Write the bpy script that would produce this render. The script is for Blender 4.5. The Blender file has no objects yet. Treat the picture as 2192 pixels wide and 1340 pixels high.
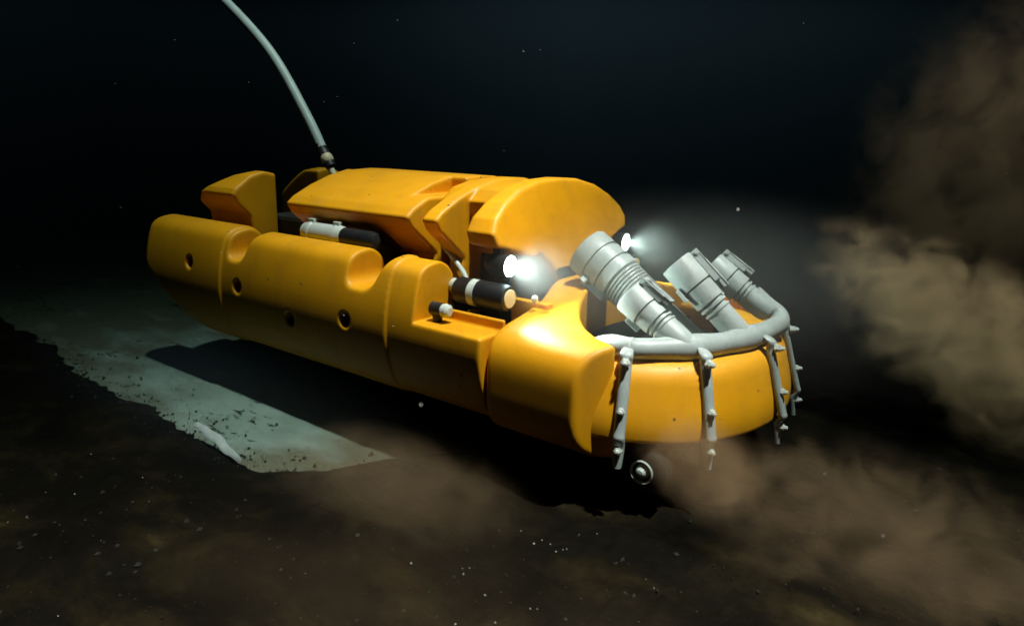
import bpy, bmesh, math, random
import numpy as np
from mathutils import Vector, Matrix, noise as mnoise

random.seed(7)
rng = np.random.default_rng(7)
scene = bpy.context.scene
COL = scene.collection

# ------------------------------------------------------------------ camera
cam_d = bpy.data.cameras.new('camera')
cam = bpy.data.objects.new('camera', cam_d)
COL.objects.link(cam)
CP = Vector((2.059, -2.205, 1.118))
CF = Vector((-0.58217744, 0.77623658, -0.2419219))
CR = Vector((0.79592619, 0.60486062, 0.02539938))
CU = Vector((-0.16604496, 0.17776503, 0.96996323))
m = Matrix((( CR.x, CU.x, -CF.x, CP.x), (CR.y, CU.y, -CF.y, CP.y), (CR.z, CU.z, -CF.z, CP.z), (0, 0, 0, 1)))
cam.matrix_world = m
cam_d.sensor_width = 36.0
cam_d.lens = 36.0 * 1500.0 / 2192.0
cam_d.clip_start = 0.02
cam_d.clip_end = 200.0
cam_d.dof.use_dof = True
cam_d.dof.focus_distance = 2.45
cam_d.dof.aperture_fstop = 2.8
scene.camera = cam

# ------------------------------------------------------------------ world, sun, exposure
SUN_DIR = Vector((0.28, -0.02, 1.0)).normalized()      # towards the light: high, a little ahead of the bow
el = math.asin(SUN_DIR.z)
az = math.atan2(SUN_DIR.x, SUN_DIR.y)
world = bpy.data.worlds.new('World'); scene.world = world
world.use_nodes = True
wn = world.node_tree.nodes; wl = world.node_tree.links
wn.clear()
wo = wn.new('ShaderNodeOutputWorld'); bg = wn.new('ShaderNodeBackground'); sk = wn.new('ShaderNodeTexSky')
sk.sky_type = 'NISHITA'; sk.sun_disc = False
sk.sun_elevation = el; sk.sun_rotation = az
bg.inputs['Strength'].default_value = 0.0022
wl.new(sk.outputs[0], bg.inputs['Color']); wl.new(bg.outputs[0], wo.inputs['Surface'])

sun_d = bpy.data.lights.new('sun', 'SUN')
sun_d.energy = 5.0; sun_d.angle = math.radians(2.0); sun_d.color = (1.0, 0.67, 0.62)
sun = bpy.data.objects.new('sun', sun_d); COL.objects.link(sun)
sun.rotation_euler = SUN_DIR.to_track_quat('Z', 'Y').to_euler()
sun.location = (3, 1, 6)

scene.view_settings.view_transform = 'Standard'
scene.view_settings.look = 'None'
scene.view_settings.gamma = 1.0
scene.view_settings.use_curve_mapping = False
scene.view_settings.exposure = 6.6
scene.render.engine = 'CYCLES'
scene.cycles.use_denoising = True
try:
    scene.cycles.denoiser = 'OPENIMAGEDENOISE'
    scene.cycles.denoising_input_passes = 'RGB_ALBEDO_NORMAL'
except Exception:
    pass
scene.cycles.max_bounces = 6
scene.cycles.diffuse_bounces = 3
scene.cycles.glossy_bounces = 3
scene.cycles.volume_bounces = 1
scene.cycles.volume_step_rate = 1.2
scene.cycles.volume_max_steps = 64
scene.cycles.sample_clamp_indirect = 4.0
scene.cycles.caustics_reflective = False
scene.cycles.caustics_refractive = False

# ------------------------------------------------------------------ helpers
def tag(o, label=None, cat=None, group=None, kind=None):
    if label: o['label'] = label
    if cat: o['category'] = cat
    if group: o['group'] = group
    if kind: o['kind'] = kind
    return o

def empty(name, loc=(0, 0, 0)):
    o = bpy.data.objects.new(name, None); COL.objects.link(o)
    o.location = loc; o.empty_display_size = 0.1
    return o

def obj_from(name, verts, faces, mat, parent=None, smooth=True):
    me = bpy.data.meshes.new(name)
    me.from_pydata([tuple(v) for v in verts], [], [tuple(f) for f in faces])
    me.update()
    if smooth:
        me.polygons.foreach_set('use_smooth', [True] * len(me.polygons))
    me.materials.append(mat)
    o = bpy.data.objects.new(name, me); COL.objects.link(o)
    if parent is not None: o.parent = parent
    return o

def obj_from_np(name, V, F, mat, parent=None):
    me = bpy.data.meshes.new(name)
    n = len(F)
    me.vertices.add(len(V)); me.vertices.foreach_set('co', V.astype(np.float32).ravel())
    me.loops.add(n * 4); me.loops.foreach_set('vertex_index', F.astype(np.int32).ravel())
    me.polygons.add(n); me.polygons.foreach_set('loop_start', np.arange(0, n * 4, 4, dtype=np.int32))
    me.polygons.foreach_set('use_smooth', np.ones(n, dtype=bool))
    me.update(calc_edges=True); me.validate()
    me.materials.append(mat)
    o = bpy.data.objects.new(name, me); COL.objects.link(o)
    if parent is not None: o.parent = parent
    return o

# --- signed distance modelling (moulded shells with filleted edges)
def smax(a, b, k):
    h = np.clip(0.5 - 0.5 * (b - a) / k, 0, 1)
    return b + (a - b) * h + k * h * (1 - h)
def smin(a, b, k):
    return -smax(-a, -b, k)
def sstep(a, b, x):
    t = np.clip((x - a) / (b - a), 0, 1); return t * t * (3 - 2 * t)
def superell(u, v, a, b, n):
    k = (np.abs(u / a) ** n + np.abs(v / b) ** n) ** (1.0 / n)
    return (k - 1.0) * min(a, b)
def poly_sd(px, py, pts):
    d = np.full(px.shape, 1e9, dtype=np.float64); s = np.ones(px.shape)
    n = len(pts)
    for i in range(n):
        ax, ay = pts[i]; bx, by = pts[i - 1]
        ex, ey = bx - ax, by - ay
        wx, wy = px - ax, py - ay
        t = np.clip((wx * ex + wy * ey) / (ex * ex + ey * ey), 0, 1)
        d = np.minimum(d, (wx - ex * t) ** 2 + (wy - ey * t) ** 2)
        c1 = py >= ay; c2 = py < by; c3 = ex * wy > ey * wx
        flip = (c1 & c2 & c3) | (~c1 & ~c2 & ~c3)
        s = np.where(flip, -s, s)
    return s * np.sqrt(d)

def surface_net(f, lo, hi, h):
    ax = [np.arange(lo[i], hi[i] + h, h) for i in range(3)]
    X, Y, Z = np.meshgrid(*ax, indexing='ij')
    v = f(X, Y, Z)
    nx, ny, nz = v.shape
    cx, cy, cz = nx - 1, ny - 1, nz - 1
    acc = np.zeros((cx, cy, cz, 3)); cnt = np.zeros((cx, cy, cz))
    corner = lambda i, j, k: v[i:i + cx, j:j + cy, k:k + cz]
    for a in range(3):
        for p in (0, 1):
            for q in (0, 1):
                o0 = [0, 0, 0]; b, c = [i for i in range(3) if i != a]
                o0[b], o0[c] = p, q
                o1 = list(o0); o1[a] = 1
                v0, v1 = corner(*o0), corner(*o1)
                mk = (v0 < 0) != (v1 < 0)
                t = np.where(mk, v0 / np.where(mk, v0 - v1, 1), 0)
                for d in range(3):
                    acc[..., d] += np.where(mk, o0[d] + (t if d == a else 0), 0)
                cnt += mk
    act = cnt > 0
    idx = -np.ones((cx, cy, cz), dtype=np.int64); idx[act] = np.arange(act.sum())
    I, J, K = np.nonzero(act)
    P = acc[act] / cnt[act][:, None]
    V = np.stack([ax[0][I] + P[:, 0] * h, ax[1][J] + P[:, 1] * h, ax[2][K] + P[:, 2] * h], 1)
    Fs = []
    for a in range(3):
        b, c = (a + 1) % 3, (a + 2) % 3
        sl0 = [slice(None)] * 3; sl1 = [slice(None)] * 3
        sl0[a] = slice(0, -1); sl1[a] = slice(1, None)
        for s in (b, c):
            sl0[s] = slice(1, -1); sl1[s] = slice(1, -1)
        A = v[tuple(sl0)] < 0; B = v[tuple(sl1)] < 0
        e = np.stack(np.nonzero(A != B), 1)
        ins = A[tuple(e.T)]
        off = np.zeros(3, dtype=int); off[b] = 1; off[c] = 1
        base = e + off
        def g(db, dc):
            q = base.copy(); q[:, b] -= db; q[:, c] -= dc
            return idx[tuple(q.T)]
        quad = np.stack([g(1, 1), g(0, 1), g(0, 0), g(1, 0)], 1)
        quad[~ins] = quad[~ins][:, ::-1]
        Fs.append(quad)
    F = np.concatenate(Fs)
    F = F[(F >= 0).all(1)]
    e = h * 0.25
    for _ in range(3):
        x, y, z = V.T
        d = f(x, y, z)
        g = np.stack([f(x + e, y, z) - f(x - e, y, z), f(x, y + e, z) - f(x, y - e, z), f(x, y, z + e) - f(x, y, z - e)], 1) / (2 * e)
        st = (d / np.maximum((g * g).sum(1), 0.15))[:, None] * g
        ln = np.linalg.norm(st, axis=1, keepdims=True)
        V = V - st * np.minimum(1, 0.7 * h / np.maximum(ln, 1e-9))
    return V, F

def mirror_y(V, F):
    W = V.copy(); W[:, 1] *= -1
    return W, F[:, ::-1].copy()

# --- tubes, lathes, boxes
def frame_of(t):
    t = t.normalized()
    up = Vector((0, 0, 1)) if abs(t.z) < 0.95 else Vector((1, 0, 0))
    a = t.cross(up).normalized(); b = a.cross(t).normalized()
    return a, b
def catmull(pts, n=8):
    P = [Vector(p) for p in pts]; P = [2 * P[0] - P[1]] + P + [2 * P[-1] - P[-2]]
    out = []
    for i in range(1, len(P) - 2):
        p0, p1, p2, p3 = P[i - 1:i + 3]
        for k in range(n):
            t = k / n
            out.append(0.5 * ((2 * p1) + (p2 - p0) * t + (2 * p0 - 5 * p1 + 4 * p2 - p3) * t * t + (3 * p1 - p0 - 3 * p2 + p3) * t ** 3))
    out.append(P[-2]); return out
def tube_geo(path, rad, seg=20, caps=True):
    V, F = [], []
    n = len(path); a = None
    for i, p in enumerate(path):
        t = (path[min(i + 1, n - 1)] - path[max(i - 1, 0)]).normalized()
        if a is None: a, b = frame_of(t)
        else:
            a = (a - t * a.dot(t)).normalized()
        b = t.cross(a)
        r = rad(i / (n - 1)) if callable(rad) else rad
        for k in range(seg):
            w = 2 * math.pi * k / seg
            V.append(p + (a * math.cos(w) + b * math.sin(w)) * r)
    for i in range(n - 1):
        for k in range(seg):
            k2 = (k + 1) % seg
            F.append((i * seg + k, i * seg + k2, (i + 1) * seg + k2, (i + 1) * seg + k))
    if caps:
        F.append(tuple(range(seg))[::-1]); F.append(tuple((n - 1) * seg + k for k in range(seg)))
    return V, F
def tube(name, path, rad, mat, parent, seg=20):
    V, F = tube_geo([Vector(p) for p in path], rad, seg)
    o = obj_from(name, V, F, mat, parent); sharp(o); return o
def sharp(o, deg=38):
    me = o.data; bm = bmesh.new(); bm.from_mesh(me)
    bmesh.ops.recalc_face_normals(bm, faces=bm.faces)
    for e in bm.edges:
        if len(e.link_faces) == 2 and e.calc_face_angle(0) > math.radians(deg): e.smooth = False
    bm.to_mesh(me); bm.free()
def lathe(name, p0, d, prof, mat, parent, seg=36):
    """prof: (distance along axis, radius); closed at ends when radius is 0"""
    p0 = Vector(p0); d = Vector(d).normalized(); a, b = frame_of(d)
    V, F = [], []
    for (t, r) in prof:
        for k in range(seg):
            w = 2 * math.pi * k / seg
            V.append(p0 + d * t + (a * math.cos(w) + b * math.sin(w)) * max(r, 1e-5))
    for i in range(len(prof) - 1):
        for k in range(seg):
            k2 = (k + 1) % seg
            F.append((i * seg + k, i * seg + k2, (i + 1) * seg + k2, (i + 1) * seg + k))
    o = obj_from(name, V, F, mat, parent)
    sharp(o); return o
def box(name, c, ex, ey, ez, size, mat, parent, bev=0.003):
    c, ex, ey, ez = Vector(c), Vector(ex).normalized(), Vector(ey).normalized(), Vector(ez).normalized()
    bm = bmesh.new()
    bmesh.ops.create_cube(bm, size=1.0)
    for v in bm.verts:
        v.co = c + ex * v.co.x * size[0] + ey * v.co.y * size[1] + ez * v.co.z * size[2]
    if bev > 0:
        bmesh.ops.bevel(bm, geom=bm.edges[:], offset=bev, segments=2, affect='EDGES', profile=0.6)
    bmesh.ops.recalc_face_normals(bm, faces=bm.faces)
    me = bpy.data.meshes.new(name); bm.to_mesh(me); bm.free()
    me.materials.append(mat)
    o = bpy.data.objects.new(name, me); COL.objects.link(o); o.parent = parent
    return o

# ------------------------------------------------------------------ materials
def mat_new(name):
    M = bpy.data.materials.new(name); M.use_nodes = True
    return M, M.node_tree.nodes, M.node_tree.links, M.node_tree.nodes['Principled BSDF']
def ramp(N, stops):
    r = N.new('ShaderNodeValToRGB'); e = r.color_ramp.elements
    e[0].position, e[0].color = stops[0][0], (*stops[0][1], 1)
    e[1].position, e[1].color = stops[-1][0], (*stops[-1][1], 1)
    for p, c in stops[1:-1]:
        q = e.new(p); q.color = (*c, 1)
    return r
def simple(name, col, rough, metal=0.0, var=0.12, scale=18, bump=0.05, speck=0.0, speck_col=(0.05, 0.04, 0.03), grime=0.0):
    M, N, L, B = mat_new(name)
    tc = N.new('ShaderNodeTexCoord')
    n1 = N.new('ShaderNodeTexNoise'); n1.inputs['Scale'].default_value = scale; n1.inputs['Detail'].default_value = 6
    L.new(tc.outputs['Object'], n1.inputs['Vector'])
    lo = tuple(c * (1 - var) for c in col); hi = tuple(min(1, c * (1 + var)) for c in col)
    r = ramp(N, [(0.3, lo), (0.7, hi)])
    L.new(n1.outputs['Fac'], r.inputs['Fac'])
    out = r.outputs['Color']
    if speck > 0:
        vo = N.new('ShaderNodeTexVoronoi'); vo.inputs['Scale'].default_value = 14
        n3 = N.new('ShaderNodeTexNoise'); n3.inputs['Scale'].default_value = 60; n3.inputs['Detail'].default_value = 3
        L.new(tc.outputs['Object'], vo.inputs['Vector']); L.new(tc.outputs['Object'], n3.inputs['Vector'])
        ad = N.new('ShaderNodeMath'); ad.operation = 'MULTIPLY_ADD'; ad.inputs[1].default_value = 0.16; ad.inputs[2].default_value = -0.08
        L.new(n3.outputs['Fac'], ad.inputs[0])
        ds = N.new('ShaderNodeMath'); ds.operation = 'ADD'
        L.new(vo.outputs['Distance'], ds.inputs[0]); L.new(ad.outputs[0], ds.inputs[1])
        # only some cells carry a speck
        lt = N.new('ShaderNodeMath'); lt.operation = 'LESS_THAN'; lt.inputs[1].default_value = 0.45
        sx = N.new('ShaderNodeSeparateColor'); L.new(vo.outputs['Color'], sx.inputs[0]); L.new(sx.outputs[0], lt.inputs[0])
        mr = N.new('ShaderNodeMapRange'); mr.inputs['From Min'].default_value = 0.045; mr.inputs['From Max'].default_value = 0.075
        mr.inputs['To Min'].default_value = speck; mr.inputs['To Max'].default_value = 0
        L.new(ds.outputs[0], mr.inputs['Value'])
        mu = N.new('ShaderNodeMath'); mu.operation = 'MULTIPLY'
        L.new(mr.outputs[0], mu.inputs[0]); L.new(lt.outputs[0], mu.inputs[1])
        mx = N.new('ShaderNodeMix'); mx.data_type = 'RGBA'
        L.new(mu.outputs[0], mx.inputs['Factor']); L.new(out, mx.inputs['A']); mx.inputs['B'].default_value = (*speck_col, 1)
        out = mx.outputs['Result']
    if grime > 0:
        mpg = N.new('ShaderNodeMapping'); mpg.inputs['Scale'].default_value = (5.0, 5.0, 1.6)
        L.new(tc.outputs['Object'], mpg.inputs['Vector'])
        g1 = N.new('ShaderNodeTexNoise'); g1.inputs['Scale'].default_value = 1.6; g1.inputs['Detail'].default_value = 9; g1.inputs['Roughness'].default_value = 0.68
        L.new(mpg.outputs[0], g1.inputs['Vector'])
        mpg2 = N.new('ShaderNodeMapping'); mpg2.inputs['Scale'].default_value = (1.0, 8.0, 26.0); mpg2.inputs['Rotation'].default_value = (0.2, 0.1, 0.3)
        L.new(tc.outputs['Object'], mpg2.inputs['Vector'])
        g2 = N.new('ShaderNodeTexNoise'); g2.inputs['Scale'].default_value = 3.0; g2.inputs['Detail'].default_value = 4
        L.new(mpg2.outputs[0], g2.inputs['Vector'])
        gr = ramp(N, [(0.50, (0, 0, 0)), (0.72, (grime, grime, grime))]); L.new(g1.outputs['Fac'], gr.inputs['Fac'])
        gs = ramp(N, [(0.66, (0, 0, 0)), (0.70, (grime * 0.5,) * 3), (0.74, (0, 0, 0))]); L.new(g2.outputs['Fac'], gs.inputs['Fac'])
        ga = N.new('ShaderNodeMix'); ga.data_type = 'RGBA'; ga.blend_type = 'ADD'; ga.inputs['Factor'].default_value = 1.0
        L.new(gr.outputs['Color'], ga.inputs['A']); L.new(gs.outputs['Color'], ga.inputs['B'])
        mg = N.new('ShaderNodeMix'); mg.data_type = 'RGBA'
        L.new(ga.outputs['Result'], mg.inputs['Factor']); L.new(out, mg.inputs['A']); mg.inputs['B'].default_value = (0.16, 0.10, 0.035, 1)
        out = mg.outputs['Result']
    L.new(out, B.inputs['Base Color'])
    n2 = N.new('ShaderNodeTexNoise'); n2.inputs['Scale'].default_value = scale * 1.7; n2.inputs['Detail'].default_value = 5
    L.new(tc.outputs['Object'], n2.inputs['Vector'])
    rr = N.new('ShaderNodeMapRange'); rr.inputs['To Min'].default_value = rough * 0.8; rr.inputs['To Max'].default_value = min(1, rough * 1.25)
    L.new(n2.outputs['Fac'], rr.inputs['Value']); L.new(rr.outputs[0], B.inputs['Roughness'])
    B.inputs['Metallic'].default_value = metal
    if bump > 0:
        bp = N.new('ShaderNodeBump'); bp.inputs['Strength'].default_value = bump; bp.inputs['Distance'].default_value = 0.004
        L.new(n2.outputs['Fac'], bp.inputs['Height']); L.new(bp.outputs[0], B.inputs['Normal'])
    return M

YEL = simple('yellow_gelcoat', (0.82, 0.342, 0.0012), 0.50, var=0.07, scale=6, bump=0.05, speck=0.9, grime=0.24)
GREY = simple('grey_painted_metal', (0.37, 0.405, 0.39), 0.45, var=0.10, scale=14, bump=0.06, speck=0.7, grime=0.35)
LGREY = simple('pale_grey_plastic', (0.55, 0.58, 0.53), 0.45, var=0.08, scale=14, bump=0.04)
BLACK = simple('black_plastic', (0.012, 0.012, 0.013), 0.45, var=0.3, scale=14, bump=0.04)
RUBBER = simple('black_rubber', (0.010, 0.010, 0.010), 0.7, var=0.3, scale=20, bump=0.08)
DARKM = simple('dark_inner_frame', (0.028, 0.026, 0.022), 0.6, var=0.4, scale=9, bump=0.06)
STEEL = simple('stainless_steel', (0.55, 0.56, 0.55), 0.32, metal=0.8, var=0.1, scale=30, bump=0.03)
CREAM = simple('cream_sensor_face', (0.72, 0.60, 0.36), 0.5, var=0.06, scale=20, bump=0.02)
ROPE = simple('tether_jacket', (0.36, 0.46, 0.43), 0.5, var=0.1, scale=12, bump=0.05)
BEIGE = simple('beige_connector', (0.58, 0.52, 0.33), 0.5, var=0.1, scale=20, bump=0.03)

def emit(name, col, s):
    M = bpy.data.materials.new(name); M.use_nodes = True
    N = M.node_tree.nodes; N.clear()
    o = N.new('ShaderNodeOutputMaterial'); e = N.new('ShaderNodeEmission')
    e.inputs[0].default_value = (*col, 1); e.inputs[1].default_value = s
    M.node_tree.links.new(e.outputs[0], o.inputs['Surface'])
    return M
LENS = emit('lit_lens', (0.95, 1.0, 1.0), 5.0)

# seabed: pale pool-like floor with dark specks and stains
def seabed_mat():
    M, N, L, B = mat_new('pale_seabed')
    tc = N.new('ShaderNodeTexCoord')
    n1 = N.new('ShaderNodeTexNoise'); n1.inputs['Scale'].default_value = 2.2; n1.inputs['Detail'].default_value = 8
    L.new(tc.outputs['Object'], n1.inputs['Vector'])
    r1 = ramp(N, [(0.3, (0.30, 0.37, 0.30)), (0.55, (0.46, 0.53, 0.46)), (0.75, (0.40, 0.43, 0.33))])
    L.new(n1.outputs['Fac'], r1.inputs['Fac'])
    n2 = N.new('ShaderNodeTexNoise'); n2.inputs['Scale'].default_value = 30; n2.inputs['Detail'].default_value = 6; n2.inputs['Roughness'].default_value = 0.6
    n2b = N.new('ShaderNodeTexNoise'); n2b.inputs['Scale'].default_value = 2.6; n2b.inputs['Detail'].default_value = 3
    mp = N.new('ShaderNodeMapping'); mp.inputs['Rotation'].default_value = (0, 0, 0.35); mp.inputs['Scale'].default_value = (0.45, 1.0, 1)
    L.new(tc.outputs['Object'], mp.inputs['Vector'])
    L.new(mp.outputs[0], n2.inputs['Vector']); L.new(mp.outputs[0], n2b.inputs['Vector'])
    mu = N.new('ShaderNodeMath'); mu.operation = 'MULTIPLY_ADD'; mu.inputs[1].default_value = 0.60
    L.new(n2b.outputs['Fac'], mu.inputs[0]); L.new(n2.outputs['Fac'], mu.inputs[2])
    r2 = ramp(N, [(0.90, (0, 0, 0)), (0.96, (1, 1, 1))])
    L.new(mu.outputs[0], r2.inputs['Fac'])
    mx = N.new('ShaderNodeMix'); mx.data_type = 'RGBA'
    L.new(r2.outputs['Color'], mx.inputs['Factor']); L.new(r1.outputs['Color'], mx.inputs['A']); mx.inputs['B'].default_value = (0.035, 0.045, 0.03, 1)
    # brown silt film settled near the edge of the swath and ahead of the cleaned strip
    sp = N.new('ShaderNodeSeparateXYZ'); L.new(tc.outputs['Object'], sp.inputs[0])
    fy = N.new('ShaderNodeMapRange'); fy.inputs['From Min'].default_value = -0.80; fy.inputs['From Max'].default_value = -1.02; fy.inputs['To Max'].default_value = 0.45
    L.new(sp.outputs['Y'], fy.inputs['Value'])
    fx_ = N.new('ShaderNodeMapRange'); fx_.inputs['From Min'].default_value = -0.15; fx_.inputs['From Max'].default_value = 0.35; fx_.inputs['To Max'].default_value = 0.7
    L.new(sp.outputs['X'], fx_.inputs['Value'])
    stern_fade = N.new('ShaderNodeMapRange'); stern_fade.inputs['From Min'].default_value = -0.7; stern_fade.inputs['From Max'].default_value = -2.2; stern_fade.inputs['To Max'].default_value = 0.5  # fading of the light towards the stern, painted as extra browning
    L.new(sp.outputs['X'], stern_fade.inputs['Value'])
    a1 = N.new('ShaderNodeMath'); a1.operation = 'ADD'; L.new(fy.outputs[0], a1.inputs[0]); L.new(fx_.outputs[0], a1.inputs[1])
    a1b = N.new('ShaderNodeMath'); a1b.operation = 'ADD'; L.new(a1.outputs[0], a1b.inputs[0]); L.new(stern_fade.outputs[0], a1b.inputs[1])
    n3 = N.new('ShaderNodeTexNoise'); n3.inputs['Scale'].default_value = 7; n3.inputs['Detail'].default_value = 8
    L.new(mp.outputs[0], n3.inputs['Vector'])
    a2 = N.new('ShaderNodeMath'); a2.operation = 'ADD'; L.new(a1b.outputs[0], a2.inputs[0]); L.new(n3.outputs['Fac'], a2.inputs[1])
    r3 = ramp(N, [(0.55, (0, 0, 0)), (0.95, (0.85, 0.85, 0.85))])
    L.new(a2.outputs[0], r3.inputs['Fac'])
    mx2 = N.new('ShaderNodeMix'); mx2.data_type = 'RGBA'
    L.new(r3.outputs['Color'], mx2.inputs['Factor']); L.new(mx.outputs['Result'], mx2.inputs['A']); mx2.inputs['B'].default_value = (0.16, 0.13, 0.07, 1)
    L.new(mx2.outputs['Result'], B.inputs['Base Color']); B.inputs['Roughness'].default_value = 0.85; B.inputs['Specular IOR Level'].default_value = 0.2
    bp = N.new('ShaderNodeBump'); bp.inputs['Strength'].default_value = 0.25; bp.inputs['Distance'].default_value = 0.01
    L.new(n2.outputs['Fac'], bp.inputs['Height']); L.new(bp.outputs[0], B.inputs['Normal'])
    return M
def mud_mat():
    M, N, L, B = mat_new('brown_silt')
    tc = N.new('ShaderNodeTexCoord')
    mp = N.new('ShaderNodeMapping'); mp.inputs['Rotation'].default_value = (0, 0, -0.25); mp.inputs['Scale'].default_value = (0.8, 1.25, 1)
    L.new(tc.outputs['Object'], mp.inputs['Vector'])
    n1 = N.new('ShaderNodeTexNoise'); n1.inputs['Scale'].default_value = 3.2; n1.inputs['Detail'].default_value = 9; n1.inputs['Roughness'].default_value = 0.62; n1.inputs['Distortion'].default_value = 0.35
    L.new(mp.outputs[0], n1.inputs['Vector'])
    r1 = ramp(N, [(0.30, (0.003, 0.002, 0.0012)), (0.50, (0.007, 0.0046, 0.0022)), (0.62, (0.018, 0.0115, 0.0045)), (0.76, (0.065, 0.042, 0.014))])
    L.new(n1.outputs['Fac'], r1.inputs['Fac'])
    L.new(r1.outputs['Color'], B.inputs['Base Color']); B.inputs['Roughness'].default_value = 0.8; B.inputs['Specular IOR Level'].default_value = 0.08
    n2 = N.new('ShaderNodeTexNoise'); n2.inputs['Scale'].default_value = 26; n2.inputs['Detail'].default_value = 7
    L.new(mp.outputs[0], n2.inputs['Vector'])
    bp = N.new('ShaderNodeBump'); bp.inputs['Strength'].default_value = 0.6; bp.inputs['Distance'].default_value = 0.02
    L.new(n2.outputs['Fac'], bp.inputs['Height']); L.new(bp.outputs[0], B.inputs['Normal'])
    return M
SAND = seabed_mat(); MUD = mud_mat()

# ------------------------------------------------------------------ setting: seabed and silt layer
def nz(x, y, z=0.0, s=1.0):
    return mnoise.noise(Vector((x * s, y * s, z)))
def grid_sheet(name, xs, ys, zf, mat):
    V = [(x, y, zf(x, y)) for y in ys for x in xs]
    nx = len(xs); F = []
    for j in range(len(ys) - 1):
        for i in range(nx - 1):
            F.append((j * nx + i, j * nx + i + 1, (j + 1) * nx + i + 1, (j + 1) * nx + i))
    return obj_from(name, V, F, mat)
def lin(a, b, n): return [a + (b - a) * i / n for i in range(n + 1)]
xs = lin(-14, -3, 22)[:-1] + lin(-3, 3, 150)[:-1] + lin(3, 14, 22)
ys = lin(-9, -1.6, 14)[:-1] + lin(-1.6, 1.6, 80)[:-1] + lin(1.6, 16, 28)
sb = grid_sheet('seabed', xs, ys, lambda x, y: 0.012 * nz(x, y, 1.0, 1.1) + 0.004 * nz(x, y, 4.0, 7.0), SAND)
tag(sb, kind='structure')

# silt carpet lying on the floor on the near side, with a torn inner edge along the cleaned swath
def mud_edge(x):
    y = -0.965 + 0.05 * nz(x, 2.0, 0, 2.3) + (0.045 * nz(x, 5.0, 0, 6.0) + 0.022 * nz(x, 9.0, 0, 21.0)) * max(0.15, min(1.0, 1.6 - 2 * x)) + 0.010 * nz(x, 13.0, 0, 55.0) * (1 if x < 0.4 else 0)
    if x > 0.10: y += 1.9 * (x - 0.10) ** 1.5 * (1 + 0.7 * nz(x, 17.0, 0, 9.0) * max(0.0, 1 - (x - 0.10) / 0.45))
    if x < -1.3: y += -0.10 * (x + 1.3)
    return min(y, 3.0)
mxs = lin(-14, -3, 30)[:-1] + lin(-3, 3, 330)[:-1] + lin(3, 14, 30)
NV = 110
V, F = [], []
for i, x in enumerate(mxs):
    ye = mud_edge(x)
    for j in range(NV + 1):
        t = j / NV
        d = 8.0 * t ** 2.6                      # distance outward from the edge
        y = ye - d + (0.02 * nz(x, t * 9, 3.0, 9.0) if j else 0)
        h = 0.004 + 0.038 * (1 - math.exp(-d / 0.05)) + (1 - math.exp(-d / 0.12)) * (0.035 * nz(x * 0.7, y * 1.6, 2.0, 2.0) + 0.022 * nz(x, y * 1.5, 7.0, 6.0) + 0.010 * nz(x, y, 8.0, 17.0))
        V.append((x, y, max(h, 0.002) if j else -0.03))
n1 = NV + 1
for i in range(len(mxs) - 1):
    for j in range(NV):
        F.append((i * n1 + j, i * n1 + j + 1, (i + 1) * n1 + j + 1, (i + 1) * n1 + j))
mud = obj_from('silt_bank', V, F, MUD); sharp(mud, 80)
tag(mud, kind='structure')
# the far bank of the cleaned swath
V, F = [], []
fx = lin(-14, 14, 140); NW = 50
for i, x in enumerate(fx):
    ye = 1.25 + 0.06 * nz(x, 22.0, 0, 2.0) + 0.03 * nz(x, 25.0, 0, 7.0)
    for j in range(NW + 1):
        d = 14.0 * (j / NW) ** 2.4; y = ye + d
        V.append((x, y, (0.035 * (1 - math.exp(-d / 0.06)) + (1 - math.exp(-d / 0.3)) * 0.05 * nz(x, y, 12.0, 1.6) + 0.004) if j else -0.03))
n1 = NW + 1
for i in range(len(fx) - 1):
    for j in range(NW):
        F.append((i * n1 + j, (i + 1) * n1 + j, (i + 1) * n1 + j + 1, i * n1 + j + 1))
mudf = obj_from('silt_bank', V, F, MUD)
tag(mudf, kind='structure')

# ------------------------------------------------------------------ the underwater robot
ROV = empty('underwater_robot', (0, 0, 0.2))
tag(ROV, 'large yellow underwater cleaning robot with grey pipes and lit headlights hovering over the seabed', 'underwater robot')
def adopt(o):
    """keep modelled coordinates while parenting to an Empty at the robot's base"""
    o.parent = ROV; o.matrix_parent_inverse = Matrix.Translation((0, 0, -0.2)); return o

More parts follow.
